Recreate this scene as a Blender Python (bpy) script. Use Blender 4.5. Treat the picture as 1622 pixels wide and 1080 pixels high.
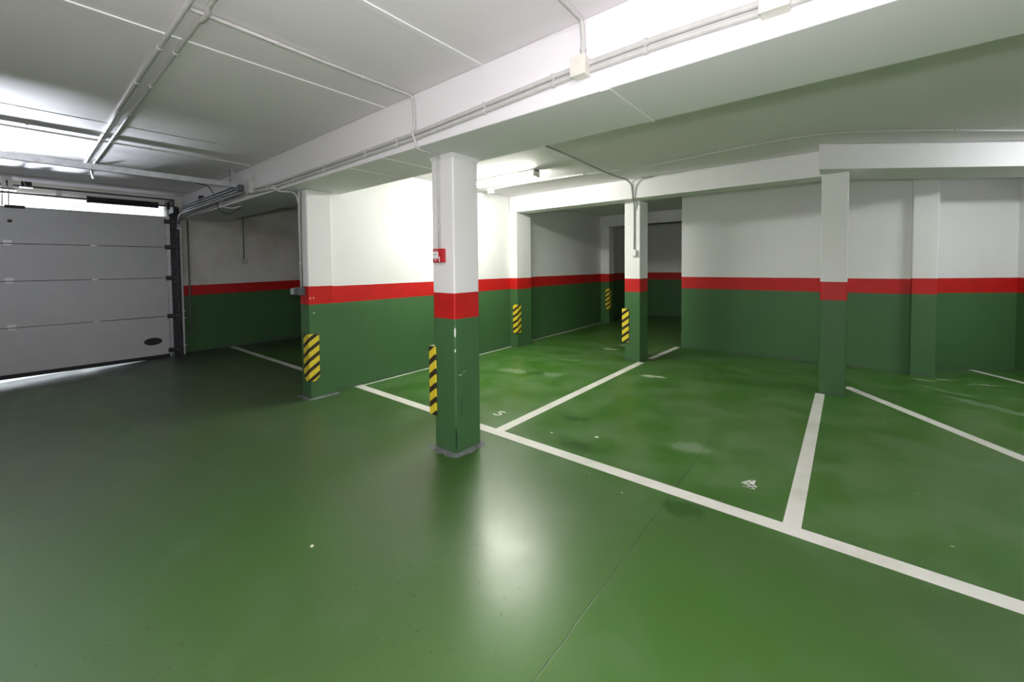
import bpy, bmesh, math, random
from mathutils import Matrix, Vector
random.seed(7)
S = bpy.context.scene
for o in list(bpy.data.objects):
    bpy.data.objects.remove(o)

# ------------------------------------------------------------------ camera
cam_d = bpy.data.cameras.new('camera')
cam = bpy.data.objects.new('camera', cam_d)
S.collection.objects.link(cam)
FPX = 647.19
cam_d.sensor_fit = 'HORIZONTAL'
cam_d.sensor_width = 36
cam_d.lens = FPX / 1622 * 36
cam_d.shift_x = 0.0
cam_d.shift_y = -97 / 1622
cam_d.clip_start = 0.05
def _ray(u, v):
    return Vector(((u - 811) / FPX, -(v - 443) / FPX, -1)).normalized()
_X = -_ray(23, 429); _Y = _ray(1343, 417); _Z = _X.cross(_Y).normalized()
M3 = Matrix((_X, _Y, _Z))          # camera axes expressed in the garage's own axes
cam.matrix_world = Matrix.Translation((0, 0, 1.45)) @ M3.to_4x4()
S.camera = cam

# ------------------------------------------------------------------ view, world
S.view_settings.view_transform = 'Standard'
S.view_settings.look = 'None'
S.view_settings.gamma = 1
S.view_settings.use_curve_mapping = False
S.view_settings.exposure = 0.06
W = bpy.data.worlds.new('World'); S.world = W; W.use_nodes = True
W.node_tree.nodes['Background'].inputs[0].default_value = (0.86, 0.93, 1.0, 1)
W.node_tree.nodes['Background'].inputs[1].default_value = 2.3
TUBE = 125.0            # radiance of the fluorescent diffusers
TUBE_LANE = 58.0
TUBE_RIGHT = 75.0
# daylight glancing up from a bright surface in the yard, through the mesh over the door
ld = bpy.data.lights.new('yard_daylight', 'AREA'); ld.shape = 'RECTANGLE'; ld.size = 1.6; ld.size_y = 0.14
ld.energy = 190; ld.color = (0.86, 0.9, 1.0); ld.spread = math.radians(17)
lo = bpy.data.objects.new('yard_daylight', ld); S.collection.objects.link(lo)
lo.location = (-14.9, -1.3, 1.80)
lo.rotation_euler = (Vector((-14.9, -1.3, 1.80)) - Vector((-5.5, -.55, 2.70))).to_track_quat('Z', 'Y').to_euler()
# the photographer's flash, just over the camera
fd = bpy.data.lights.new('camera_flash', 'POINT'); fd.energy = 155; fd.shadow_soft_size = .06; fd.color = (1, .95, 1)
fo = bpy.data.objects.new('camera_flash', fd); S.collection.objects.link(fo); fo.location = (0, -.06, 1.60)

# ------------------------------------------------------------------ helpers
def link(o, parent=None):
    S.collection.objects.link(o)
    if parent: o.parent = parent
    return o
def tag(o, label=None, cat=None, group=None, kind=None):
    if label: o['label'] = label
    if cat: o['category'] = cat
    if group: o['group'] = group
    if kind: o['kind'] = kind
    return o
def empty(name, loc=(0, 0, 0)):
    o = bpy.data.objects.new(name, None); S.collection.objects.link(o); o.location = loc; o.empty_display_size = .1
    return o
class MB:
    """collects shapes into one mesh; coordinates are garage coordinates"""
    def __init__(s): s.b = bmesh.new()
    def box(s, x0, x1, y0, y1, z0, z1, bev=0, M=None, seg=2):
        r = bmesh.ops.create_cube(s.b, size=1)
        vs = r['verts']
        for v in vs:
            v.co = Vector(((x0 + x1) / 2 + v.co.x * (x1 - x0), (y0 + y1) / 2 + v.co.y * (y1 - y0), (z0 + z1) / 2 + v.co.z * (z1 - z0)))
        if bev:
            es = list({e for v in vs for e in v.link_edges})
            r = bmesh.ops.bevel(s.b, geom=es, offset=bev, segments=seg, affect='EDGES', profile=.5)
            vs = list({v for f in r['faces'] for v in f.verts} | {v for v in vs if v.is_valid})
        if M is not None:
            for v in vs: v.co = M @ v.co
        return s
    def prism(s, pts, z0, z1):
        a = [s.b.verts.new((x, y, z0)) for x, y in pts]; c = [s.b.verts.new((x, y, z1)) for x, y in pts]
        n = len(pts)
        s.b.faces.new(list(reversed(a))); s.b.faces.new(c)
        for i in range(n): s.b.faces.new((a[i], a[(i + 1) % n], c[(i + 1) % n], c[i]))
        return s
    def hull(s, a, c):
        """skin between two rings of 3D points with caps"""
        A = [s.b.verts.new(p) for p in a]; Cc = [s.b.verts.new(p) for p in c]; n = len(a)
        s.b.faces.new(list(reversed(A))); s.b.faces.new(Cc)
        for i in range(n): s.b.faces.new((A[i], A[(i + 1) % n], Cc[(i + 1) % n], Cc[i]))
        return s
    def tube(s, pts, r, fil=0.05, seg=10):
        P = [Vector(p) for p in pts]; Q = [P[0]]
        for i in range(1, len(P) - 1):
            a = P[i - 1] - P[i]; c = P[i + 1] - P[i]
            f = min(fil, a.length * .45, c.length * .45)
            if a.normalized().dot(c.normalized()) < -.9995 or f < 1e-4: Q.append(P[i]); continue
            p0 = P[i] + a.normalized() * f; p1 = P[i] + c.normalized() * f
            for k in range(6):
                t = k / 5; Q.append((1 - t) ** 2 * p0 + 2 * t * (1 - t) * P[i] + t * t * p1)
        Q.append(P[-1])
        rings = []; up = Vector((0, 0, 1)); d0 = (Q[1] - Q[0]).normalized()
        if abs(d0.dot(up)) > .95: up = Vector((0, 1, 0))
        nrm = (up - d0 * up.dot(d0)).normalized()
        for i, q in enumerate(Q):
            if i == 0: d = Q[1] - Q[0]
            elif i == len(Q) - 1: d = Q[-1] - Q[-2]
            else: d = (Q[i + 1] - Q[i]).normalized() + (Q[i] - Q[i - 1]).normalized()
            d.normalize(); nrm = (nrm - d * nrm.dot(d)).normalized(); bn = d.cross(nrm)
            rings.append([s.b.verts.new(q + r * (math.cos(2 * math.pi * k / seg) * nrm + math.sin(2 * math.pi * k / seg) * bn)) for k in range(seg)])
        for a, c in zip(rings, rings[1:]):
            for k in range(seg):
                f = s.b.faces.new((a[k], a[(k + 1) % seg], c[(k + 1) % seg], c[k])); f.smooth = True
        s.b.faces.new(list(reversed(rings[0]))); s.b.faces.new(rings[-1])
        return s
    def lathe(s, prof, axis_pt, axis, seg=20):
        """prof: (distance along the axis, radius)"""
        ax = Vector(axis).normalized(); u = ax.orthogonal().normalized(); w = ax.cross(u); o = Vector(axis_pt); rings = []
        for t, r in prof:
            rings.append([s.b.verts.new(o + ax * t + r * (math.cos(2 * math.pi * k / seg) * u + math.sin(2 * math.pi * k / seg) * w)) for k in range(seg)])
        for a, c in zip(rings, rings[1:]):
            for k in range(seg): s.b.faces.new((a[k], a[(k + 1) % seg], c[(k + 1) % seg], c[k]))
        s.b.faces.new(list(reversed(rings[0]))); s.b.faces.new(rings[-1])
        return s
    def build(s, name, mat, parent=None, origin=None, bevel=0, smooth=False):
        bmesh.ops.recalc_face_normals(s.b, faces=s.b.faces)
        me = bpy.data.meshes.new(name); s.b.to_mesh(me); s.b.free()
        if origin is None:
            n = len(me.vertices)
            xs = [v.co for v in me.vertices]
            mn = [min(v[i] for v in xs) for i in range(3)]; mx = [max(v[i] for v in xs) for i in range(3)]
            origin = Vector(((mn[0] + mx[0]) / 2, (mn[1] + mx[1]) / 2, mn[2]))
        origin = Vector(origin)
        me.transform(Matrix.Translation(-origin))
        me.materials.append(mat)
        if smooth:
            for p in me.polygons: p.use_smooth = True
        o = bpy.data.objects.new(name, me); S.collection.objects.link(o)
        if parent is not None:
            o.parent = parent
            pw = Vector(parent.location); q = parent.parent
            while q is not None: pw += Vector(q.location); q = q.parent
            o.location = origin - pw
        else: o.location = origin
        if bevel:
            m = o.modifiers.new('bevel', 'BEVEL'); m.width = bevel; m.segments = 3; m.limit_method = 'ANGLE'
            for p in me.polygons: p.use_smooth = True
            m.harden_normals = True
        return o

# ------------------------------------------------------------------ materials
def newmat(name):
    m = bpy.data.materials.new(name); m.use_nodes = True
    return m, m.node_tree, m.node_tree.nodes['Principled BSDF']
def nd(t, kind, **kw):
    n = t.nodes.new(kind)
    for k, v in kw.items():
        if k.startswith('i_'): n.inputs[int(k[2:])].default_value = v
        else: setattr(n, k, v)
    return n
def math_n(t, op, a, b=None, c=None, clamp=False):
    n = t.nodes.new('ShaderNodeMath'); n.operation = op; n.use_clamp = clamp
    for i, x in enumerate((a, b, c)):
        if x is None: continue
        if isinstance(x, (int, float)): n.inputs[i].default_value = x
        else: t.links.new(x, n.inputs[i])
    return n.outputs[0]
def mix_c(t, f, a, b, mode='MIX'):
    n = t.nodes.new('ShaderNodeMix'); n.data_type = 'RGBA'; n.blend_type = mode
    for s, x in ((n.inputs['Factor'], f), (n.inputs['A'], a), (n.inputs['B'], b)):
        pass
    ins = [i for i in n.inputs if i.enabled]
    for s, x in zip(ins, (f, a, b)):
        if isinstance(x, (int, float)): s.default_value = x
        elif isinstance(x, tuple): s.default_value = x if len(x) == 4 else (*x, 1)
        else: t.links.new(x, s)
    return [o for o in n.outputs if o.enabled][0]
def ramp(t, x, a, b, lo=0., hi=1.):
    n = t.nodes.new('ShaderNodeMapRange'); n.interpolation_type = 'SMOOTHSTEP'
    t.links.new(x, n.inputs[0]); n.inputs[1].default_value = a; n.inputs[2].default_value = b
    n.inputs[3].default_value = lo; n.inputs[4].default_value = hi
    return n.outputs[0]
def noise(t, vec, scale, detail=4, rough=.55, dist=0):
    n = t.nodes.new('ShaderNodeTexNoise'); n.inputs['Scale'].default_value = scale
    n.inputs['Detail'].default_value = detail; n.inputs['Roughness'].default_value = rough; n.inputs['Distortion'].default_value = dist
    if vec is not None: t.links.new(vec, n.inputs['Vector'])
    return n.outputs[0]
def scaled(t, vec, sx, sy, sz):
    n = t.nodes.new('ShaderNodeVectorMath'); n.operation = 'MULTIPLY'; t.links.new(vec, n.inputs[0]); n.inputs[1].default_value = (sx, sy, sz)
    return n.outputs[0]
def bump(t, b, h, strength, dist=.002):
    n = t.nodes.new('ShaderNodeBump'); n.inputs['Strength'].default_value = strength; n.inputs['Distance'].default_value = dist
    t.links.new(h, n.inputs['Height']); t.links.new(n.outputs[0], b.inputs['Normal'])
def plain(name, col, rough=.5, metal=0, bump_s=0, bscale=200, var=0):
    m, t, b = newmat(name)
    b.inputs['Roughness'].default_value = rough; b.inputs['Metallic'].default_value = metal
    pos = t.nodes.new('ShaderNodeTexCoord').outputs['Object']
    n1 = noise(t, pos, bscale * .12, 3)
    c = mix_c(t, ramp(t, n1, .3, .7, 0, 1), tuple(x * (1 - var) for x in col), tuple(min(1, x * (1 + var)) for x in col))
    t.links.new(c, b.inputs['Base Color'])
    if bump_s: bump(t, b, noise(t, pos, bscale, 3), bump_s)
    return m

WHITE = (0.81, 0.81, 0.81); GREEN = (0.052, 0.132, 0.048); RED = (0.54, 0.013, 0.011)
def band_paint(name, zg=1.04, zr=1.24, white=WHITE, slope=0, marks=(), dirt=.0, x0=0):
    """white over a red stripe over a green dado, painted by height"""
    m, t, b = newmat(name)
    geo = t.nodes.new('ShaderNodeNewGeometry').outputs['Position']
    sep = t.nodes.new('ShaderNodeSeparateXYZ'); t.links.new(geo, sep.inputs[0])
    z = sep.outputs[2]
    wob = noise(t, geo, 6, 2)
    z = math_n(t, 'ADD', z, math_n(t, 'MULTIPLY', math_n(t, 'SUBTRACT', wob, .5), .006))
    if slope: z = math_n(t, 'ADD', z, math_n(t, 'MULTIPLY', math_n(t, 'SUBTRACT', sep.outputs[1], x0), -slope))
    n1 = noise(t, geo, 1.3, 5); n2 = noise(t, geo, 9, 5)
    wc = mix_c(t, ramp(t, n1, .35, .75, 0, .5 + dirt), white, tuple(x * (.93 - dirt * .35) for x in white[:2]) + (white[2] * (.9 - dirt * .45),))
    gc = mix_c(t, ramp(t, n1, .3, .7, 0, 1), GREEN, tuple(x * 1.12 for x in GREEN))
    rc = mix_c(t, ramp(t, n2, .3, .7, 0, 1), RED, tuple(x * .88 for x in RED))
    # scuffs near the floor
    sc = ramp(t, noise(t, scaled(t, geo, 3, 3, 22), 2.2, 6, .7), .66, .72, 0, .35)
    low = ramp(t, z, .9, .2, 0, 1)
    gc = mix_c(t, math_n(t, 'MULTIPLY', sc, low), gc, (.16, .24, .17))
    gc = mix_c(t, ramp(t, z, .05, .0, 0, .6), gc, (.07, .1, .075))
    c = mix_c(t, math_n(t, 'GREATER_THAN', z, zg), gc, rc)
    c = mix_c(t, math_n(t, 'GREATER_THAN', z, zr), c, wc)
    for (cx, cy, cz, rx, ry, rz, col, st) in marks:
        v = t.nodes.new('ShaderNodeVectorMath'); v.operation = 'SUBTRACT'; t.links.new(geo, v.inputs[0]); v.inputs[1].default_value = (cx, cy, cz)
        v2 = t.nodes.new('ShaderNodeVectorMath'); v2.operation = 'DIVIDE'; t.links.new(v.outputs[0], v2.inputs[0]); v2.inputs[1].default_value = (rx, ry, rz)
        v3 = t.nodes.new('ShaderNodeVectorMath'); v3.operation = 'LENGTH'; t.links.new(v2.outputs[0], v3.inputs[0])
        c = mix_c(t, ramp(t, v3.outputs[1], 1, .75, 0, st), c, col)
    t.links.new(c, b.inputs['Base Color'])
    r = mix_c(t, math_n(t, 'GREATER_THAN', z, zr), (.5,) * 3, (.75,) * 3)
    b.inputs['Specular IOR Level'].default_value = .32
    t.links.new(r, b.inputs['Roughness'])
    bump(t, b, math_n(t, 'ADD', noise(t, geo, 60, 4), noise(t, geo, 7, 3)), .25, .002)
    return m

P_WALL = band_paint('banded_wall_paint')
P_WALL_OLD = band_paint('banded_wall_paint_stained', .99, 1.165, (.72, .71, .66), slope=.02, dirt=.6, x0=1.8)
P_COL = band_paint('banded_column_paint', 1.05, 1.25, marks=[(-4.55, 2.05, 1.12, .01, .007, .010, (.8, .7, .7), .9), (-4.55, 2.085, 1.12, .01, .006, .012, (.8, .7, .7), .9), (-4.55, 2.085, .955, .01, .006, .014, (.7, .8, .7), .9),
    (-2.30, 2.11, .13, .014, .014, .13, (.01, .035, .015), .9), (-2.29, 2.17, .36, .02, .016, .12, (.02, .08, .03), .5),
    (-2.30, 2.11, .95, .013, .013, .05, (.7, .75, .7), .9), (-2.30, 2.11, .81, .011, .011, .018, (.7, .75, .7), .9),
    (-2.50, 2.1, 1.045, .012, .01, .006, (.01, .02, .01), .8),
    (-2.29, 2.16, .615, .02, .03, .009, (.35, .5, .38), .6), (-2.29, 2.20, .635, .02, .03, .006, (.35, .5, .38), .5)])
def ceiling_mat(name, col):
    m, t, b = newmat(name)
    geo = t.nodes.new('ShaderNodeNewGeometry').outputs['Position']
    c = mix_c(t, ramp(t, noise(t, geo, .9, 5), .3, .75, 0, .8), col, tuple(x * .93 for x in col))
    sp = t.nodes.new('ShaderNodeTexVoronoi'); sp.inputs['Scale'].default_value = 1.7; t.links.new(geo, sp.inputs['Vector'])
    c = mix_c(t, ramp(t, sp.outputs[0], .022, .015, 0, .7), c, (.2, .17, .14))
    t.links.new(c, b.inputs['Base Color']); b.inputs['Roughness'].default_value = .75
    bump(t, b, noise(t, geo, 70, 4), .2, .002)
    return m
P_CEIL = ceiling_mat('ceiling_paint', (.83, .79, .82))
P_BEAM = ceiling_mat('beam_paint', (.83, .82, .835))

def floor_mat():
    m, t, b = newmat('green_floor_paint')
    geo = t.nodes.new('ShaderNodeNewGeometry').outputs['Position']
    sep = t.nodes.new('ShaderNodeSeparateXYZ'); t.links.new(geo, sep.inputs[0])
    X, Y = sep.outputs[0], sep.outputs[1]
    n1 = noise(t, geo, .55, 5, .5, .2); n2 = noise(t, geo, 2.6, 5, .5, .1); n3 = noise(t, geo, 14, 4)
    c = mix_c(t, ramp(t, n1, .3, .7), (.041, .118, .017), (.051, .108, .029))
    c = mix_c(t, ramp(t, n2, .45, .75, 0, .5), c, (.072, .132, .054))
    c = mix_c(t, ramp(t, math_n(t, 'ADD', Y, math_n(t, 'MULTIPLY', n2, .8)), 2.7, 3.5, 0, .8), c, mix_c(t, ramp(t, n2, .35, .65), (.044, .150, .014), (.085, .185, .055)))  # bay floor colour lifted to stand in for lamp light and sheen
    # dusty, tyre-worn film that thickens towards the street door
    w = math_n(t, 'MULTIPLY', ramp(t, X, -.6, -6.5, 0, 1), ramp(t, Y, 3.0, 1.6, 0, 1))
    trk = noise(t, scaled(t, geo, .35, 1.5, 1), 1.4, 5, .6, .5)
    w = math_n(t, 'MULTIPLY', w, ramp(t, trk, .25, .65, .25, 1))
    c = mix_c(t, math_n(t, 'MULTIPLY', w, .75), c, (.085, .108, .078))
    c = mix_c(t, math_n(t, 'MULTIPLY', ramp(t, X, -7.2, -8.4, 0, .8), ramp(t, trk, .2, .6, .4, 1)), c, (.030, .034, .033))  # dark stain by the door, also painted in to narrow the daylight spill
    # worn whitish and dark spots of their own shape
    wv = t.nodes.new('ShaderNodeTexNoise'); wv.inputs['Scale'].default_value = 7; wv.inputs['Detail'].default_value = 5; wv.inputs['Roughness'].default_value = .7
    t.links.new(geo, wv.inputs['Vector'])
    wv2 = t.nodes.new('ShaderNodeVectorMath'); wv2.operation = 'MULTIPLY_ADD'; t.links.new(wv.outputs['Color'], wv2.inputs[0])
    wv2.inputs[1].default_value = (.3, .3, 0); wv2.inputs[2].default_value = (-.15, -.15, 0)
    wv3 = t.nodes.new('ShaderNodeVectorMath'); t.links.new(geo, wv3.inputs[0]); t.links.new(wv2.outputs[0], wv3.inputs[1])
    for col, strength, lst in SPOTS:
        dm = None
        for (sx, sy, rx, ry, ang) in lst:
            mp = t.nodes.new('ShaderNodeMapping'); mp.vector_type = 'TEXTURE'
            mp.inputs['Location'].default_value = (sx, sy, 0); mp.inputs['Rotation'].default_value = (0, 0, ang); mp.inputs['Scale'].default_value = (rx, ry, 1)
            t.links.new(wv3.outputs[0], mp.inputs['Vector'])
            ln = t.nodes.new('ShaderNodeVectorMath'); ln.operation = 'LENGTH'; t.links.new(mp.outputs[0], ln.inputs[0])
            dm = ln.outputs['Value'] if dm is None else math_n(t, 'MINIMUM', dm, ln.outputs['Value'])
        c = mix_c(t, ramp(t, dm, 1.15, .6, 0, strength), c, col)
    # pitting and crumbs
    vo = t.nodes.new('ShaderNodeTexVoronoi'); vo.inputs['Scale'].default_value = 40; t.links.new(geo, vo.inputs['Vector'])
    dens = ramp(t, noise(t, geo, 1.1, 3), .45, .65, 0, 1)
    wr = t.nodes.new('ShaderNodeVectorMath'); wr.operation = 'DISTANCE'; t.links.new(geo, wr.inputs[0]); wr.inputs[1].default_value = (-1.42, 1.22, 0)
    dens = math_n(t, 'MAXIMUM', dens, ramp(t, wr.outputs['Value'], .75, .25, 0, 1))
    pit = math_n(t, 'MULTIPLY', ramp(t, vo.outputs[0], .22, .12, 0, 1), math_n(t, 'GREATER_THAN', noise(t, geo, 23, 2), .56))
    pit = math_n(t, 'MULTIPLY', pit, dens)
    c = mix_c(t, math_n(t, 'MULTIPLY', pit, .8), c, (.02, .045, .018))
    vo2 = t.nodes.new('ShaderNodeTexVoronoi'); vo2.inputs['Scale'].default_value = 3.1; t.links.new(geo, vo2.inputs['Vector'])
    crumb = ramp(t, vo2.outputs[0], .030, .022, 0, .8)
    c = mix_c(t, crumb, c, (.35, .42, .3))
    # crack line along the slab joint
    cx = math_n(t, 'ADD', math_n(t, 'MULTIPLY', Y, -.012), -.815)
    cx = math_n(t, 'ADD', cx, math_n(t, 'MULTIPLY', math_n(t, 'SUBTRACT', noise(t, geo, 5, 4), .5), .018))
    dist = math_n(t, 'ABSOLUTE', math_n(t, 'SUBTRACT', X, cx))
    ck = math_n(t, 'MULTIPLY', ramp(t, dist, .0036, .0016, 0, 1), ramp(t, Y, 4.4, 3.4, 0, 1))
    c = mix_c(t, math_n(t, 'MULTIPLY', ck, ramp(t, n3, .3, .7, .4, 1)), c, (.035, .05, .03))
    t.links.new(c, b.inputs['Base Color'])
    r = math_n(t, 'ADD', ramp(t, n2, .3, .75, .285, .35), math_n(t, 'MULTIPLY', w, .12))
    r = math_n(t, 'ADD', r, math_n(t, 'MULTIPLY', pit, .2), clamp=True)
    t.links.new(r, b.inputs['Roughness'])
    b.inputs['IOR'].default_value = 1.5
    h = math_n(t, 'ADD', math_n(t, 'MULTIPLY', noise(t, geo, 4, 3), 1.2), math_n(t, 'MULTIPLY', noise(t, geo, 45, 3), .12))
    h = math_n(t, 'SUBTRACT', h, math_n(t, 'MULTIPLY', pit, .6))
    h = math_n(t, 'SUBTRACT', h, ck)
    bump(t, b, h, .25, .003)
    return m
CH = (.33, .42, .30); DK = (.018, .07, .008)
SPOTS = [(CH, .3, [(-3.55, 4.35, .22, .10, 0), (-3.05, 4.5, .17, .09, .2), (-3.3, 5.4, .14, .05, .3), (1.2, 6.1, .5, .07, -.7), (.9, 6.6, .35, .04, -.6), (-.95, 3.35, .13, .12, .1)]),
         ((.5, .58, .42), .8, [(-3.15, 6.55, .13, .07, .5), (-3.1, 7.0, .12, .07, .5), (-1.95, 5.25, .14, .06, .1), (.75, 7.1, .12, .03, 0), (.95, 7.25, .06, .04, 0), (1.25, 7.2, .16, .025, .3)]),
         (DK, .75, [(-3.2, 4.45, .10, .06, 0), (-.72, 2.50, .16, .10, .35), (-1.66, 2.82, .14, .08, .2), (-1.98, 3.35, .15, .06, .3)])]
P_FLOOR = floor_mat()
def line_mat():
    m, t, b = newmat('white_line_paint')
    geo = t.nodes.new('ShaderNodeNewGeometry').outputs['Position']
    c = mix_c(t, ramp(t, noise(t, geo, 3, 5, .7), .4, .8), (.74, .74, .68), (.6, .61, .53))
    c = mix_c(t, ramp(t, noise(t, geo, 30, 5, .8), .70, .74, 0, .6), c, (.2, .3, .17))
    t.links.new(c, b.inputs['Base Color']); b.inputs['Roughness'].default_value = .45
    return m
P_LINE = line_mat()
def bumper_mat(name, sx, sy, k, ph, yellow=(.74, .60, .035)):
    m, t, b = newmat(name)
    pos = t.nodes.new('ShaderNodeTexCoord').outputs['Object']
    sep = t.nodes.new('ShaderNodeSeparateXYZ'); t.links.new(pos, sep.inputs[0])
    s = math_n(t, 'ADD', math_n(t, 'MULTIPLY', sep.outputs[0], sx), math_n(t, 'MULTIPLY', sep.outputs[1], sy))
    q = math_n(t, 'SUBTRACT', sep.outputs[2], math_n(t, 'MULTIPLY', s, k))
    fr = math_n(t, 'FRACT', math_n(t, 'ADD', math_n(t, 'DIVIDE', q, .113), ph + 10))
    f = math_n(t, 'GREATER_THAN', fr, .42)
    n = noise(t, pos, 30, 4, .7)
    c = mix_c(t, f, (.035, .022, .012), yellow)
    c = mix_c(t, ramp(t, n, .62, .72, 0, .5), c, (.12, .09, .03))
    t.links.new(c, b.inputs['Base Color']); b.inputs['Roughness'].default_value = .5
    bump(t, b, noise(t, pos, 80, 3), .2)
    return m
P_BUMP_R = bumper_mat('striped_foam_wrapping_right', 1, 1, .65, .1)
P_BUMP_L = bumper_mat('striped_foam_wrapping_left', 1, -1, .75, .35)
P_PVC = plain('grey_pvc_pipe', (.54, .54, .52), .45, var=.05)
P_PVC_D = plain('dark_grey_pvc_pipe', (.20, .21, .19), .5, var=.1)
P_PVC_M = plain('mid_grey_pvc_pipe', (.34, .35, .33), .5, var=.1)
P_BOX = plain('cream_plastic_box', (.70, .69, .62), .4, var=.03)
P_GALV = plain('galvanised_steel', (.55, .57, .60), .38, .75, .1, 120, .12)
P_STEEL_D = plain('dark_oily_steel', (.05, .05, .055), .45, .5, .1, 120, .3)
P_BLACK = plain('black_rubber', (.012, .012, .012), .6)
P_WHITE_M = plain('white_enamelled_steel', (.8, .8, .8), .35, var=.02)
P_GREY_D = plain('grey_plastic_housing', (.10, .115, .13), .45, var=.05)
P_MORTAR = plain('grey_mortar', (.13, .155, .145), .8, 0, .6, 90, .25)
P_REDP = plain('red_plastic', (.50, .010, .014), .35, var=.03)
P_LENS = plain('frosted_lens', (.42, .45, .42), .25, var=.15)
def door_mat():
    m, t, b = newmat('embossed_grey_door_panel')
    geo = t.nodes.new('ShaderNodeNewGeometry').outputs['Position']
    n1 = noise(t, scaled(t, geo, 1, 1.2, 26), 1.5, 6, .6); n2 = noise(t, geo, 2, 4)
    c = mix_c(t, ramp(t, n2, .3, .7), (.54, .55, .55), (.50, .51, .51))
    t.links.new(c, b.inputs['Base Color']); b.inputs['Roughness'].default_value = .5
    sep = t.nodes.new('ShaderNodeSeparateXYZ'); t.links.new(geo, sep.inputs[0])
    rib = math_n(t, 'ABSOLUTE', math_n(t, 'SUBTRACT', math_n(t, 'FRACT', math_n(t, 'DIVIDE', sep.outputs[2], .108)), .5))
    h = math_n(t, 'ADD', math_n(t, 'MULTIPLY', n1, 1.2), ramp(t, rib, .03, .0, 0, .5))
    bump(t, b, h, .35, .004)
    return m
P_DOOR = door_mat()
def tube_mat(name, s, col=(1.0, 1.0, .93)):
    m, t, b = newmat(name)
    b.inputs['Base Color'].default_value = (.9, .9, .88, 1)
    b.inputs['Emission Color'].default_value = (*col, 1); b.inputs['Emission Strength'].default_value = s
    return m
P_TUBE_BAY = tube_mat('lit_diffuser_bay', TUBE, (1, 1, .90)); P_TUBE_LANE = tube_mat('lit_diffuser_lane', TUBE_LANE, (1.0, .945, 1.0)); P_TUBE_R = tube_mat('lit_diffuser_far_bay', TUBE_RIGHT, (.95, .98, 1))
P_YARD = plain('sunlit_concrete_yard', (.6, .6, .6), .9, var=.05)

# ------------------------------------------------------------------ the setting
ZC = 2.69
def struct(name, mb, mat, label, cat, parent=None, **kw):
    o = mb.build(name, mat, parent, **kw)
    if parent is None: tag(o, label, cat, kind='structure')
    return o
# floor, dipping slightly at the street door
fb = bmesh.new()
xs = [-9.1 + i * .1 for i in range(144)]; ys = [-1.75 + j * .15 for j in range(93)]
def fz(x, y):
    a = min(1, max(0, (-7.6 - x) / 1.3)); a = a * a * (3 - 2 * a)
    d = min(1, max(0, (1.75 - y) / 2.0))
    return -.115 * a * d
grid = [[fb.verts.new((x, y, fz(x, y))) for y in ys] for x in xs]
for i in range(len(xs) - 1):
    for j in range(len(ys) - 1):
        f = fb.faces.new((grid[i][j], grid[i + 1][j], grid[i + 1][j + 1], grid[i][j + 1])); f.smooth = True
mb = MB(); mb.b.free(); mb.b = fb
struct('floor', mb, P_FLOOR, 'glossy green painted concrete floor with worn and dusty patches', 'floor', origin=(0, 0, 0))
struct('ceiling', MB().box(-9.1, 5.2, -1.6, 12, ZC, ZC + .15), P_CEIL, 'white painted concrete ceiling above the lane and the bays', 'ceiling')
ceil = bpy.data.objects['ceiling']
for x, w in ((-1.77, .045), (-2.80, .034)):
    MB().box(x - w / 2, x + w / 2, -1.45, 1.86, ZC - .007, ZC + .01, .0015).build('joint_strip', P_BEAM, ceil)
MB().box(-4.856, -4.851, -1.45, 1.86, ZC - .002, ZC + .01).build('joint_strip', P_PVC, ceil)
MB().box(-8.30, -8.285, -1.45, 1.86, ZC - .004, ZC + .01).build('joint_strip', P_PVC_D, ceil)

WZ = (-.15, ZC + .01)
struct('wall_center', MB().prism([(-4.625, 2.30), (-4.725, 5.684), (-4.90, 5.684), (-4.88, 2.30)], *WZ), P_WALL, 'wall with red stripe beside the lit parking bay', 'wall')
struct('wall_corridor_left', MB().prism([(-4.80, 5.69), (-4.86, 9.5), (-4.88, 11.69), (-5.05, 11.69), (-5.05, 5.69)], *WZ), P_WALL, 'dim wall running back beyond the bay opening', 'wall')
struct('wall_corridor_right', MB().box(-2.25, -2.05, 7.60, 11.75, *WZ), P_WALL, 'end wall of the dark rear passage', 'wall')
struct('wall_back', MB().box(-5.05, -2.05, 11.7, 11.9, *WZ), P_WALL, 'dark far wall seen through the rear openings', 'wall')
struct('wall_rear', MB().box(-2.25, .72, 7.42, 7.60, *WZ), P_WALL, 'rear wall of the middle bay with red stripe and green dado', 'wall')
d = Vector((.79, .613)).normalized(); n = Vector((-d.y, d.x)); A = Vector((-.25, 5.34))
w0 = A + n * 1.27
def AP(tt, off): p = A + d * tt + n * off; return (p.x, p.y)
struct('wall_angled_rear', MB().prism([AP(2.05, 1.27), AP(3.52, 1.27), AP(3.52, 1.45), AP(2.05, 1.45)], *WZ), P_WALL, 'angled rear wall behind the last bay', 'wall')
struct('wall_angled_right', MB().prism([AP(3.52, 1.45), AP(3.52, -3.9), AP(3.70, -3.9), AP(3.70, 1.45)], *WZ), P_WALL, 'angled end wall of the last bay', 'wall')
struct('wall_right', MB().box(5.0, 5.2, -1.6, 4.6, *WZ), P_WALL, 'end wall of the driving lane', 'wall')
struct('wall_near', MB().box(-9.1, 5.2, -1.65, -1.45, *WZ), P_WALL, 'long wall of the driving lane behind the viewer', 'wall')
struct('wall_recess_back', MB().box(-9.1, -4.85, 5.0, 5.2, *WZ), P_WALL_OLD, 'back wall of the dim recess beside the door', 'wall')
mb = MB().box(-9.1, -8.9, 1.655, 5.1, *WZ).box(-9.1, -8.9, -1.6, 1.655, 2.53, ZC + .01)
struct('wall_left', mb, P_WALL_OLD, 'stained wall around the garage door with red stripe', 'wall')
struct('yard_ground', MB().box(-16, -9.1, -8, 8, -.22, -.12), P_YARD, 'pale sunlit yard beyond the garage door', 'ground')

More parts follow.
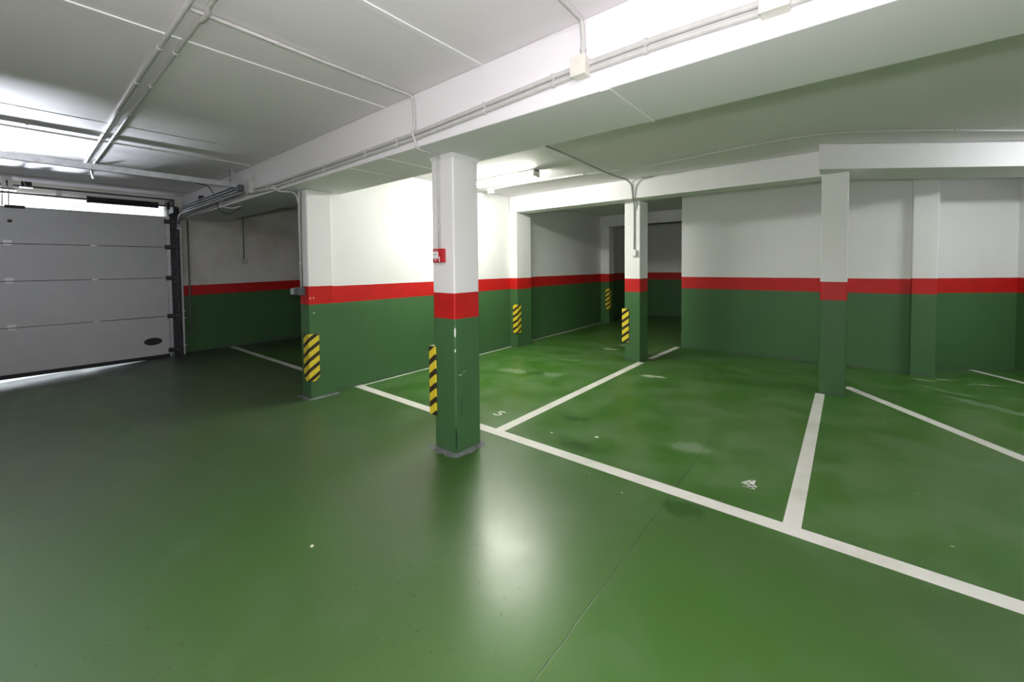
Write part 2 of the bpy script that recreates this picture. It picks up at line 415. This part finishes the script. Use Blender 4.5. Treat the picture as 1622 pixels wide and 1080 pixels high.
def beam(mb, label):
    o = mb.build('ceiling_beam', P_BEAM, bevel=.008); return tag(o, label, 'beam')
b1 = beam(MB().box(-8.9, 5.0, 1.86, 2.45, 2.31, ZC), 'deep white beam carrying two grey conduits along the driving lane')
for x, w in ((-.93, .05), (-2.83, .012), (-3.33, .012)):
    MB().box(x - w / 2, x + w / 2, 1.862, 2.448, 2.3065, 2.312, .0015).build('joint_strip', P_BEAM, b1)
beam(MB().box(-4.72, -.20, 5.68, 6.0, 2.41, ZC), 'white beam over the opening behind the lamp and bays')
beam(MB().box(-4.87, -2.25, 9.45, 9.75, 2.42, ZC), 'dim white beam deep in the rear passage')
pb = [(-.25, 5.34), AP(3.52, 0), AP(3.52, .57)]
bk = A + n * .57; s_ = (-.25 - bk.x) / d.x; pb.append((-.25, bk.y + d.y * s_))
beam(MB().prism(pb, 2.43, ZC), 'angled white beam above the right rear bay, brighter towards its end')

# ------------------------------------------------------------------ columns
def column(x0, x1, y0, y1, top, label, mat=P_COL, name='column', skirt=0, cap=False, bev=.015):
    o = MB().box(x0, x1, y0, y1, -.02, top).build(name, mat, bevel=bev, origin=((x0 + x1) / 2, (y0 + y1) / 2, 0))
    tag(o, label, 'column')
    if skirt:
        s = skirt; m = MB()
        def ring(e, z, j=0):
            out = []
            for k in range(28):
                an = 2 * math.pi * (k + .5) / 28; cx, cy = math.cos(an), math.sin(an); f = 1 / max(abs(cx), abs(cy)) ** .8
                ee = e + j * (random.random() - .3)
                out.append(((x0 + x1) / 2 + cx * f * ((x1 - x0) / 2 + ee), (y0 + y1) / 2 + cy * f * ((y1 - y0) / 2 + ee), z))
            return out
        m.hull(ring(s + .02, .0005, .035), ring(.008, .014))
        m.build('mortar_skirt', P_MORTAR, o, bevel=.004)
    if cap:
        m = MB()
        r = lambda e, z: [(x0 - e, y0 - e, z), (x1 + e, y0 - e, z), (x1 + e, y1 + e, z), (x0 - e, y1 + e, z)]
        m.hull(r(.001, top - .035), r(.008, top - .001))
        m.build('cap_fillet', P_BEAM, o)
    return o
c_near = column(-2.55, -2.30, 2.11, 2.38, 2.31, 'nearest column, striped guard on its corner and red alarm box on it', skirt=.028, cap=True)
c_two = column(-4.76, -4.55, 2.03, 2.31, 2.31, 'column next to the recess, with two thin conduits and a grey sensor', skirt=.02)
c_three = column(-2.63, -2.385, 5.9, 6.21, 2.41, 'column between the two rear openings with a white switch box')
c_four = column(-.235, .0, 5.66, 5.95, 2.43, 'dim column under the start of the angled beam')
c_five = column(.635, .875, 7.33, 7.75, ZC, 'column in front of the corner where the rear walls meet')
c_six = column(-4.798, -4.56, 5.685, 6.12, 2.41, 'wall pilaster at the left side of the rear opening', P_WALL, 'pilaster')
c_far = column(-4.858, -4.62, 9.46, 9.74, 2.42, 'small far pilaster in the dark passage with a striped guard', P_WALL, 'pilaster')

# ------------------------------------------------------------------ corner guards
def guard(cx, cy, z0, z1, side, lx, ly, th, label, fy=None, out=.0, clip=.03, rnd=False):
    """foam angle on a column corner; side=+1 wraps onto the +X face, -1 onto the -X face"""
    m = MB(); s = side; e = .0005
    o = th; fy = th if fy is None else fy
    X = lambda v: cx + s * v
    pts = [(X(o), cy - fy), (X(-lx), cy - fy), (X(-lx), cy - e), (X(e), cy - e), (X(e), cy + ly), (X(o), cy + ly)]
    if s < 0: pts = pts[::-1]
    m.prism(pts, z0, z1)
    # clipped ends on the free edges
    if clip:
        geo = list(m.b.verts) + list(m.b.edges) + list(m.b.faces)
        for (px, py, nx, ny) in ((X(-lx), cy, -s, 0), (X(0), cy + ly, 0, 1)):
            for zz, dz in ((z0, -1), (z1, 1))[:1 if not rnd else 2]:
                co = Vector((px, py, zz)) - Vector((nx, ny, dz)) * clip * .5
                geo = list(m.b.verts) + list(m.b.edges) + list(m.b.faces)
                r = bmesh.ops.bisect_plane(m.b, geom=geo, plane_co=co, plane_no=(nx, ny, dz), clear_outer=True)
                ed = [x for x in r['geom_cut'] if isinstance(x, bmesh.types.BMEdge)]
                if ed:
                    try: bmesh.ops.contextual_create(m.b, geom=ed)
                    except Exception: pass
    ob = m.build('corner_guard', P_BUMP_R if s > 0 else P_BUMP_L, origin=(cx, cy, z0), bevel=.006 if not rnd else .012)
    tag(ob, label, 'corner guard')
    return ob
guard(-2.55, 2.11, .265, .82, -1, .035, .10, .045, 'yellow and black striped guard on the nearest column', fy=.016, clip=0)
guard(-4.55, 2.03, .20, .725, 1, .115, .10, .018, 'striped guard on the recess column with slanted lower ends', clip=.05)
guard(-2.63, 5.90, .28, .79, -1, .075, .10, .035, 'striped guard on the column between the rear openings', fy=.014, clip=0)
guard(-4.56, 5.685, .25, .765, 1, .09, .10, .016, 'striped guard on the pilaster beside the lit bay', clip=.02, rnd=True)
guard(-4.62, 9.46, .35, .87, 1, .10, .10, .016, 'small far striped guard on the pilaster in the dark passage', clip=.04, rnd=True)

# ------------------------------------------------------------------ painted lines and numbers
def pline(p, q, w, label, z=.0018, start_cut=None):
    p = Vector(p); q = Vector(q); dd = (q - p).normalized(); nn = Vector((-dd.y, dd.x)) * w / 2
    m = MB().prism([tuple(p - nn), tuple(q - nn), tuple(q + nn), tuple(p + nn)], 0.0004, z)
    return tag(m.build('painted_line', P_LINE), label, 'floor marking')
pline((-4.74, 2.64), (5.0, 2.64), .10, 'long white line across the front of the parking bays')
pline((-8.88, 2.53), (-4.74, 2.60), .085, 'white line on the floor of the dim recess')
pline((-2.365, 2.69), (-2.365, 5.90), .095, 'white dividing line running to the column between the rear openings')
pline((-.22, 2.69), (-.22, 5.66), .085, 'broad white dividing line running to the dim column')
pline((.005, 6.16), (2.35, 2.72), .10, 'slanting white line of the right bay, yellowed at one end')
pline((1.30, 8.13), (2.75, 6.0), .07, 'slanting white line near the angled rear wall')
pline((-2.345, 6.21), (-2.30, 7.38), .085, 'short white line behind the column between the openings')
pline((-4.60, 2.69), (-4.685, 5.66), .028, 'thin white line at the foot of the bright wall')
pline((-4.735, 6.12), (-4.82, 9.45), .028, 'thin white line at the foot of the dim passage wall')
def stroke(m, x0, y0, x1, y1, w):
    p = Vector((x0, y0)); q = Vector((x1, y1)); dd = (q - p).normalized(); nn = Vector((-dd.y, dd.x)) * w / 2
    m.prism([tuple(p - nn), tuple(q - nn), tuple(q + nn), tuple(p + nn)], .0004, .0022)
m = MB(); ox, oy = -.525, 2.985
stroke(m, ox, oy + .040, ox + .088, oy + .040, .016)
stroke(m, ox + .004, oy + .040, ox + .052, oy + .115, .014)
stroke(m, ox + .056, oy + .0, ox + .056, oy + .120, .026)
stroke(m, ox + .035, oy + .005, ox + .080, oy + .005, .014)
tag(m.build('painted_number', P_LINE), 'white stencilled figure 4 on the floor of the middle bay', 'floor marking')
m = MB(); ox, oy = -2.685, 2.935
stroke(m, ox + .018, oy + .112, ox + .085, oy + .112, .018)
stroke(m, ox + .022, oy + .112, ox + .022, oy + .062, .018)
arc = [(ox + .018, oy + .066), (ox + .05, oy + .072), (ox + .076, oy + .055), (ox + .078, oy + .028), (ox + .055, oy + .008), (ox + .025, oy + .010), (ox + .008, oy + .022)]
for a, c in zip(arc, arc[1:]): stroke(m, *a, *c, .019)
tag(m.build('painted_number', P_LINE), 'white stencilled figure 5 on the floor beside the nearest column', 'floor marking')

# ------------------------------------------------------------------ fluorescent lamps
def lamp(cx, cy, L, ang, mat, label):
    root = empty('ceiling_lamp', (cx, cy, ZC)); tag(root, label, 'lamp', None)
    def part(name, mb, mt, bev=0): return mb.build(name, mt, root, origin=(cx, cy, ZC), bevel=bev)
    R = Matrix.Translation((cx, cy, 0)) @ Matrix.Rotation(ang, 4, 'Z')
    part('housing', MB().box(-L / 2, L / 2, -.065, .065, ZC - .035, ZC - .0005, .006, R), P_WHITE_M)
    m = MB(); prof = [(-.062, ZC - .036), (-.060, ZC - .062), (-.045, ZC - .086), (-.02, ZC - .096), (.02, ZC - .096), (.045, ZC - .086), (.060, ZC - .062), (.062, ZC - .036)]
    m.hull([R @ Vector((-L / 2 + .03, y, z)) for y, z in prof], [R @ Vector((L / 2 - .03, y, z)) for y, z in prof]); part('diffuser', m, mat)
    for s in (-1, 1):
        x0, x1 = sorted((s * L / 2, s * (L / 2 - .029)))
        part('end_cap', MB().box(x0, x1, -.067, .067, ZC - .099, ZC - .004, .012, R), P_BOX)
    return root
lamp(-3.70, 4.27, 1.24, 0, P_TUBE_BAY, 'lit fluorescent lamp on the bay ceiling behind the nearest column')
lamp(.1, -.2, 1.5, math.pi / 2, P_TUBE_LANE, 'lit fluorescent lamp on the lane ceiling overhead')
p = A + d * 2.55 - n * 1.35
lamp(p.x, p.y, 1.24, math.atan2(d.y, d.x), P_TUBE_R, 'lit fluorescent lamp on the ceiling of the last bay')

# ------------------------------------------------------------------ conduits
def clip_on(parent, pt, axis, r, mat=P_PVC):
    """saddle clip round the pipe"""
    a = Vector(axis).normalized()
    m = MB().lathe([(-.009, r * 1.12), (-.007, r * 1.38), (.007, r * 1.38), (.009, r * 1.12)], pt, a, 14)
    return m.build('pipe_clip', mat, parent)
def conduit(pts, r, label, mat=P_PVC, clips=(), fil=.06, name='conduit', cat='conduit'):
    o = MB().tube(pts, r, fil).build(name, mat); tag(o, label, cat)
    for pt, ax in clips: clip_on(o, pt, ax, r, mat)
    return o
def polyz(tab, x):
    for (a, za), (c, zc) in zip(tab, tab[1:]):
        if a <= x <= c: return za + (zc - za) * (x - a) / (c - a)
    return tab[-1][1]
TOPZ = [(-8.85, 2.345), (-5.47, 2.405), (-4.96, 2.385), (-3.2, 2.395), (-2.38, 2.405), (-1.9, 2.423), (-1.3, 2.448), (-1.04, 2.456), (-.64, 2.458), (-.22, 2.445), (1.5, 2.445), (4.95, 2.45)]
r = .0135; yb = 1.86 - r - .001
cl = (-5.1, -4.4, -3.75, -3.05, -2.62, -1.72, -1.22, -.72, .3, 1.2, 2.2)
conduit([(x, yb, z) for x, z in TOPZ if x >= -5.6 or True], r, 'upper of the two grey conduits running along the deep beam', clips=[((x, yb, polyz(TOPZ, x)), (1, 0, 0)) for x in cl], fil=.2)
conduit([(x, yb, z - .036) for x, z in TOPZ], r, 'lower of the two grey conduits running along the deep beam', clips=[((x, yb, polyz(TOPZ, x) - .036), (1, 0, 0)) for x in cl], fil=.2)
r = .011; zc = ZC - r - .006
X0 = -2.40
conduit([(-7.05, .545, zc), (1.0, .545, zc)], r, 'one of twin ceiling conduits, the one farther from the deep beam', clips=[((x, .545, zc), (1, 0, 0)) for x in (-6.3, -5.15, -4.35, -3.6, -2.95, -1.9)])
conduit([(-7.3, .66, 2.60), (-7.0, .615, zc), (-2.48, .615, zc), (-2.44, .62, zc - .012), (-2.36, .62, zc - .012), (-2.32, .612, zc), (1.0, .615, zc)], r, 'one of twin ceiling conduits, the one nearer the deep beam', clips=[((x, .615, zc), (1, 0, 0)) for x in (-6.5, -5.15, -4.35, -3.6, -2.95, -1.9)])
conduit([(X0, .56, zc), (X0 - .02, 1.2, zc), (X0 - .02, 1.84, zc), (X0, 1.835, 2.6), (X0 + .01, 1.835, 2.44), (X0 + .01, 1.808, 2.40), (X0 + .01, 1.835, 2.35), (X0 + .01, 1.85, 2.298), (-2.43, 2.095, 2.298), (-2.45, 2.097, 2.24), (-2.45, 2.097, 1.60)], .0095,
        'thin conduit crossing the lane ceiling then down to the red alarm box', clips=[((X0 - .01, .95, zc), (0, 1, 0)), ((X0 - .02, 1.45, zc), (0, 1, 0)), ((-2.45, 2.098, 1.98), (0, 0, 1)), ((-2.45, 2.098, 1.77), (0, 0, 1))])
conduit([(-5.47, -1.44, zc), (-5.47, 1.60, zc), (-5.50, 1.82, zc), (-5.52, 1.845, 2.62), (-5.52, 1.845, 2.50)], .0095, 'ceiling conduit near the door that bends down to a grey box', fil=.12,
        clips=[((-5.47, y, zc), (0, 1, 0)) for y in (.10, .91, 1.55)])
conduit([(-1.03, .2, zc), (-1.03, 1.60, zc), (-1.04, 1.83, zc), (-1.04, 1.843, 2.6), (-1.04, 1.843, 2.485)], .0125, 'short bent conduit dropping into a cream box on the beam', fil=.10, clips=[((-1.04, 1.843, 2.53), (0, 0, 1))])
# bay ceiling
conduit([(-4.70, 4.86, zc), (-3.8, 4.80, zc), (-2.75, 4.86, zc), (-2.3, 5.03, zc), (-1.36, 4.94, zc), (-.55, 4.83, zc), (-.2, 4.88, zc), (.24, 5.15, zc), (.69, 5.52, zc), (1.26, 6.03, zc), (2.0, 6.62, zc)], .010,
        'long thin conduit bending along the ceiling above the bays', fil=.2, clips=[((-3.3, 4.83, zc), (1, 0, 0)), ((-2.75, 4.86, zc), (1, 0, 0)), ((-1.9, 4.99, zc), (1, 0, 0)), ((-1.0, 4.89, zc), (1, 0, 0)), ((.75, 5.57, zc), (1, .9, 0))])
conduit([(-2.38, 2.46, zc), (-2.40, 3.9, zc), (-2.45, 5.0, zc - .014), (-2.46, 5.60, zc), (-2.42, 5.665, 2.62), (-2.40, 5.665, 2.44), (-2.40, 5.668, 2.405), (-2.47, 5.885, 2.36), (-2.47, 5.888, 1.67)], .011,
        'dark conduit across the bay ceiling and down to the switch box', P_PVC_M, clips=[((-2.47, 5.889, 2.2), (0, 0, 1)), ((-2.47, 5.889, 1.86), (0, 0, 1))])
conduit([(-2.10, 5.66, zc), (-2.28, 5.665, zc - .01), (-2.36, 5.667, 2.58), (-2.37, 5.667, 2.44), (-2.38, 5.669, 2.41), (-2.43, 5.89, 2.36), (-2.45, 5.889, 2.27)], .007, 'thin pale conduit joining the dark one above the switch box', fil=.1)
# column by the recess and the pipe beside the door
conduit([(-5.52, 1.842, 2.345), (-4.98, 1.842, 2.335), (-4.86, 1.845, 2.33), (-4.84, 1.87, 2.297), (-4.76, 2.00, 2.297), (-4.70, 2.017, 2.20), (-4.695, 2.018, 1.24)], .010, 'conduit bending off the beam down to the grey sensor', fil=.08, clips=[((-4.98, 1.842, 2.335), (1, 0, 0)), ((-4.697, 2.018, 1.9), (0, 0, 1)), ((-4.697, 2.018, 1.5), (0, 0, 1))])
conduit([(-4.645, 2.02, 2.29), (-4.66, 2.02, 1.9), (-4.665, 2.02, 1.24)], .006, 'very thin dark cable on the column beside the recess', P_PVC_D, name='cable', cat='cable')
conduit([(-8.888, 2.78, 2.68), (-8.888, 2.78, 1.63)], .011, 'vertical conduit on the stained wall ending in a small box', P_PVC_D)
conduit([(-8.87, 1.93, 2.30), (-8.87, 1.93, .36)], .013, 'tall thin pipe on the stained wall beside the door track', P_PVC_D)
conduit([(-6.62, 1.83, 2.40), (-6.62, 1.80, 2.30), (-6.30, 1.86, 2.25), (-6.25, 1.95, 2.285), (-6.95, 2.05, 2.29)], .009, 'bent grey pipe hanging under the beam near the door', fil=.05)
conduit([(-7.1, 1.66, 2.66), (-6.85, 1.74, 2.60), (-6.75, 1.79, 2.45), (-6.80, 1.82, 2.28), (-6.65, 1.90, 2.20), (-6.35, 1.95, 2.26), (-6.28, 1.95, 2.285)], .005, 'black cable looping under the beam near the door track', P_BLACK, fil=.12, name='cable', cat='cable')

conduit([(-4.2, 9.44, 2.408), (-2.26, 9.44, 2.408)], .012, 'black line along the far beam in the dark passage', P_BLACK, name='pipe', cat='pipe')  # thin black tube that draws the dark line along the far beam
def jbox(x0, x1, y0, y1, z0, z1, label, mat=P_BOX, name='junction_box', lid=(0, -1)):
    o = MB().box(x0, x1, y0, y1, z0, z1, .006).build(name, mat); tag(o, label, 'junction box')
    if lid == (0, -1): MB().box(x0 - .002, x1 + .002, y0 - .008, y0 + .001, z0 - .002, z1 + .002, .003).build('lid', mat, o)
    else: MB().box(x1 - .001, x1 + .008, y0 - .002, y1 + .002, z0 - .002, z1 + .002, .003).build('lid', mat, o)
    return o
jbox(-1.085, -1.005, 1.80, 1.8595, 2.392, 2.485, 'cream box on the beam where the bent conduit drops in')
jbox(-.27, -.175, 1.80, 1.8595, 2.385, 2.49, 'cream box on the beam nearest the edge of the view')
jbox(-5.60, -5.49, 1.80, 1.8595, 2.35, 2.50, 'grey box on the beam near the door track', P_PVC)
jbox(-6.68, -6.58, 1.815, 1.8595, 2.36, 2.42, 'small grey fitting on the beam above the hanging pipe', P_PVC)
jbox(-4.90, -4.85, 1.82, 1.8595, 2.315, 2.36, 'small grey elbow fitting at the beam corner above the recess column', P_PVC)
jbox(-2.505, -2.435, 5.865, 5.8995, 1.59, 1.68, 'white switch box at the end of the dark conduit on the column', P_WHITE_M, 'switch_box')
jbox(-8.8995, -8.86, 2.74, 2.83, 1.55, 1.64, 'small grey box on the stained wall of the recess', P_PVC, lid=(1, 0))
jbox(-4.42, -4.35, 4.80, 4.87, 2.61, 2.6895, 'small white ceiling fitting beside the lit bay lamp', P_WHITE_M)
# sensor on the recess column
sn = empty('sensor_light', (-4.72, 2.03, 1.15)); tag(sn, 'grey boxy sensor with frosted lens at the end of the column conduit', 'sensor')
MB().box(-4.735, -4.615, 1.955, 2.0295, 1.155, 1.24, .006).build('housing', P_GREY_D, sn)
MB().hull([(-4.735, 1.957, 1.16), (-4.735, 2.026, 1.16), (-4.735, 2.026, 1.236), (-4.735, 1.957, 1.236)], [(-4.84, 1.962, 1.155), (-4.84, 2.022, 1.155), (-4.85, 2.022, 1.222), (-4.85, 1.962, 1.222)]).build('lens', P_LENS, sn, bevel=.004)
# fire alarm
al = empty('fire_alarm_box', (-2.45, 2.11, 1.49)); tag(al, 'small red break-glass alarm box on the nearest column', 'fire alarm')
MB().box(-2.502, -2.390, 2.072, 2.1095, 1.485, 1.592, .005).build('housing', P_REDP, al)
AX, AY = .022, .012
def ab(x0, x1, y0, y1, z0, z1, bv=0): return MB().box(x0 + AX, x1 + AX, y0 + AY, y1 + AY, z0, z1, bv)
ab(-2.516, -2.456, 2.056, 2.0605, 1.514, 1.570, .002).build('button_plate', P_WHITE_M, al)
bp = MB()
for xx in (-2.496, -2.476): bp.lathe([(0, .004), (.003, .004)], (xx + AX, 2.0565 + AY, 1.546), (0, -1, 0), 10)
bp.build('indicator_dots', P_BLACK, al)
ab(-2.500, -2.474, 2.0585, 2.0600, 1.499, 1.507).build('arrow_mark', P_WHITE_M, al)
ab(-2.448, -2.441, 2.0580, 2.0605, 1.490, 1.530).build('key_slot_label', P_WHITE_M, al)
tx = MB()
for k in range(3): tx.box(-2.508 + AX + k * .014, -2.499 + AX + k * .014, 2.0585 + AY, 2.0602 + AY, 1.577, 1.583)
tx.build('top_lettering', P_LENS, al)

# ------------------------------------------------------------------ sectional garage door
dr = empty('door_1', (-8.8, .1, 0)); tag(dr, 'grey sectional garage door with daylight under and above it', 'door', kind='structure')
Y0, Y1 = -1.55, 1.625
secs = [(.035, .668), (.672, 1.308), (1.312, 1.822), (1.826, 2.335)]
for k, (z0, z1) in enumerate(secs):
    MB().box(-8.84, -8.80, Y0, Y1, z0, z1 - .004, .004).build('door_section', P_DOOR, dr)
    if k: MB().box(-8.838, -8.812, Y0, Y1, z0 - .014, z0 + .006).build('seam_strip', P_STEEL_D, dr)  # dark strip set in to draw the gap between door sections
MB().box(-8.842, -8.795, Y0, Y1, -.022, .034, .006).build('bottom_seal', P_BLACK, dr)
for y0, y1 in ((1.627, 1.675), (Y0 - .05, Y0 - .002)):
    MB().box(-8.845, -8.79, y0, y1, .03, 2.335, .003).build('end_stile', P_GALV, dr)
for z in (.67, 1.31, 1.824):
    h = MB().box(-8.799, -8.792, -.09, -.01, z + .006, z + .045, .002).box(-8.799, -8.792, -.085, -.015, z - .030, z - .005, .002)
    h.build('hinge', P_WHITE_M, dr)
    MB().box(-8.799, -8.790, .735, .805, z - .012, z + .010, .002).build('hinge', P_GALV, dr)
for z in (.67, 1.31, 1.824, 2.25, .10):
    q = MB().box(-8.79, -8.775, 1.60, 1.68, z - .04, z + .035, .002).box(-8.775, -8.735, 1.64, 1.655, z - .035, z + .02, .002)
    rb = q.build('roller_bracket', P_STEEL_D, dr)
    MB().lathe([(-.02, .006), (.05, .006), (.052, .020), (.066, .020)], (-8.745, 1.665, z), (0, 1, 0), 16).build('roller', P_GREY_D, rb)
# finger recess
m = MB(); m.lathe([(0, 1), (.006, 1)], (0, 0, 0), (1, 0, 0), 32)
bmesh.ops.transform(m.b, matrix=Matrix.Translation((-8.799, 1.41, .27)) @ Matrix.Diagonal((1, .115, .060, 1)), verts=m.b.verts)
m.build('finger_recess', P_BLACK, dr)
MB().box(-8.799, -8.785, .0 - .06, .0 + .12, 2.305, 2.345, .003).build('top_bracket', P_BLACK, dr)
MB().lathe([(0, .022), (.012, .018)], (-8.80, -.02, 2.13), (1, 0, 0), 12).build('lock_knob', P_BLACK, dr)
# perforated strip over the door
g = MB()
for i in range(96): g.box(-8.868, -8.865, -1.55 + i * .0335, -1.55 + i * .0335 + .004, 2.335, 2.53)
for z in (2.35, 2.38, 2.41, 2.44, 2.47, 2.50): g.box(-8.870, -8.867, -1.55, 1.655, z, z + .0045)
gg = g.build('window_1', P_WHITE_M); tag(gg, 'white mesh strip over the garage door letting daylight in', 'grille', kind='structure')

# tracks
def channel(m, p, q, w, dpt, t=.004, openside=(0, -1, 0), up=(0, 0, 1)):
    p = Vector(p); q = Vector(q); ax = (q - p).normalized(); u = Vector(up); u = (u - ax * u.dot(ax)).normalized(); s = Vector(openside)
    def slab(c0, c1, s0, s1):
        a = [p + u * c0 + s * s0, p + u * c1 + s * s0, p + u * c1 + s * s1, p + u * c0 + s * s1]
        m.hull(a, [x + (q - p) for x in a])
    slab(-w / 2, w / 2, -t, 0); slab(w / 2 - t, w / 2, 0, dpt); slab(-w / 2, -w / 2 + t, 0, dpt)
    slab(w / 2 - .014, w / 2, dpt, dpt + t); slab(-w / 2, -w / 2 + .014, dpt, dpt + t)
tr = empty('door_track', (-8.7, 1.75, 0)); tag(tr, 'galvanised track running up beside the door and out along the beam', 'door track')
m = MB(); channel(m, (-5.74, 1.79, 2.455), (-8.35, 1.79, 2.455), .05, .03); m.build('upper_rail', P_GALV, tr)
m = MB(); channel(m, (-5.78, 1.79, 2.385), (-8.42, 1.79, 2.385), .045, .03); m.build('lower_rail', P_GALV, tr)
m = MB()
cc = Vector((-8.42, 1.79, 2.12)); prev = None
for k in range(9):
    a = math.pi / 2 * k / 8; pnt = cc + Vector((-.30 * math.sin(a), 0, .265 * math.cos(a)))
    if prev is not None: channel(m, prev, pnt, .045, .03, up=(0, 0, 1) if k < 5 else (1, 0, 0))
    prev = pnt
m.build('curved_rail', P_GALV, tr)
m = MB(); channel(m, (-8.72, 1.775, .0), (-8.72, 1.775, 2.12), .05, .03, up=(1, 0, 0)); m.build('vertical_rail', P_STEEL_D, tr)
MB().box(-8.77, -8.735, 1.797, 1.815, .0, 2.30, .002).build('edge_angle', P_WHITE_M, tr)
MB().box(-8.895, -8.78, 1.797, 1.80, .0, 2.5, .001).box(-8.899, -8.86, 1.68, 1.797, .0, 2.52).build('wall_angle_gap_fill', P_STEEL_D, tr)  # second box is a dark plate added to draw the dark gap beside the door
for z in (.15, .62, .74, 1.7):
    MB().box(-8.80, -8.77, 1.80, 1.84, z - .012, z + .012, .002).build('fixing_bolt', P_PVC, tr)
m = MB().box(-6.03, -5.99, 1.755, 1.76, 2.47, 2.688).box(-5.99, -5.985, 1.755, 1.795, 2.47, 2.688).box(-6.06, -5.95, 1.74, 1.81, 2.683, 2.689)
m.build('hanger', P_GALV, tr)
m = MB().lathe([(0, .03), (.05, .03)], (-5.76, 1.765, 2.43), (1, 0, 0), 6)
m.box(-5.76, -5.70, 1.75, 1.81, 2.40, 2.47, .003); m.build('end_stop', P_GREY_D, tr)
m = MB().box(-7.62, -7.56, 1.80, 1.86, 2.48, 2.56, .003); m.build('track_latch', P_BLACK, tr)

cb = MB(); channel(cb, (-5.755, -1.45, 2.475), (-5.80, 1.755, 2.475), .058, .035, openside=(-1, 0, 0))
cbo = cb.build('cross_rail', P_GALV); tag(cbo, 'bright galvanised cross rail spanning the ceiling in front of the door', 'rail')
for k, (cx, cy, sz, lb) in enumerate(((-1.62, 3.08, .022, 'white paint flake on the middle bay floor, the bigger one'), (-1.97, 2.92, .015, 'tiny white paint flake near the bay corner by the front line'), (-2.14, .94, .018, 'yellowish chip of debris lying on the driving lane'))):
    fl = MB(); an = [random.uniform(.5, 1) for _ in range(7)]
    fl.prism([(cx + sz * an[i] * math.cos(i * .9), cy + sz * .8 * an[i] * math.sin(i * .9)) for i in range(7)], .0005, .004)
    tag(fl.build('paint_flake', P_BOX), lb, 'debris')

# shaft, spring, opener
sh = empty('spring_shaft', (-8.62, .1, 2.49)); tag(sh, 'dark spring shaft across the top of the garage door', 'shaft')
MB().lathe([(0, .012), (3.15, .012)], (-8.62, -1.45, 2.49), (0, 1, 0), 12).build('shaft_rod', P_STEEL_D, sh)
m = MB(); L_, nco = .76, 40
pts = [(-8.62 + .040 * math.cos(k * math.pi / 5), .715 + L_ * k / (nco * 10), 2.49 + .040 * math.sin(k * math.pi / 5)) for k in range(nco * 10 + 1)]
m.tube(pts, .0092, fil=0, seg=6); m.build('torsion_spring', P_BLACK, sh)
for y in (.70, 1.475): MB().lathe([(0, .05), (.03, .05)], (-8.62, y, 2.49), (0, 1, 0), 18).build('spring_cone', P_STEEL_D, sh)
MB().lathe([(0, .075), (.008, .075), (.010, .055), (.03, .055), (.032, .075), (.04, .075)], (-8.62, 1.60, 2.49), (0, 1, 0), 24).build('cable_drum', P_STEEL_D, sh)
MB().box(-8.858, -8.55, 1.68, 1.70, 2.38, 2.60, .003).build('bearing_plate', P_STEEL_D, sh)
MB().box(-8.60, -8.57, -1.45, 1.70, 2.575, 2.60, .002).build('upper_angle', P_STEEL_D, sh)
MB().box(-8.64, -8.62, .40, .46, 2.49, 2.60, .002).build('shaft_bracket', P_WHITE_M, sh)
op = empty('door_opener', (-8.5, -.03, 2.5)); tag(op, 'white bracket with black keyhole slot hanging over the door top', 'door opener')
MB().box(-8.53, -8.50, -.075, .02, 2.53, ZC - .001, .003).build('bracket_plate', P_WHITE_M, op)
MB().lathe([(0, .012), (.004, .012)], (-8.4995, -.028, 2.61), (1, 0, 0), 14).box(-8.4995, -8.496, -.034, -.022, 2.555, 2.64).build('slot', P_BLACK, op)
for y in (-.07, -.015): MB().tube([(-8.60, y, 2.54), (-8.75, y - .01, 2.33)], .005).build('drive_rod', P_STEEL_D, op)
MB().box(-8.62, -8.48, -.09, .05, 2.515, 2.53, .003).build('lower_arm', P_STEEL_D, op)
sw = empty('limit_switch', (-8.5, .12, 2.57)); tag(sw, 'small black switch box in a white tray beside the opener bracket', 'switch')
MB().box(-8.56, -8.48, .09, .185, 2.575, 2.64, .006).build('box', P_BLACK, sw)
MB().box(-8.57, -8.475, .08, .195, 2.56, 2.576, .004).build('tray', P_WHITE_M, sw)
MB().tube([(-8.48, .13, 2.58), (-8.46, .11, 2.64), (-8.47, .07, 2.683)], .004).build('lead', P_BOX, sw)
conduit([(-6.2, -.3, 2.51), (-6.0, -.1, 2.53), (-5.85, .02, 2.52), (-5.82, .12, 2.51), (-5.82, .22, 2.515)], .006, 'twisted pale cable lying on the cross rail', P_BOX, name='cable', cat='cable', fil=.05)
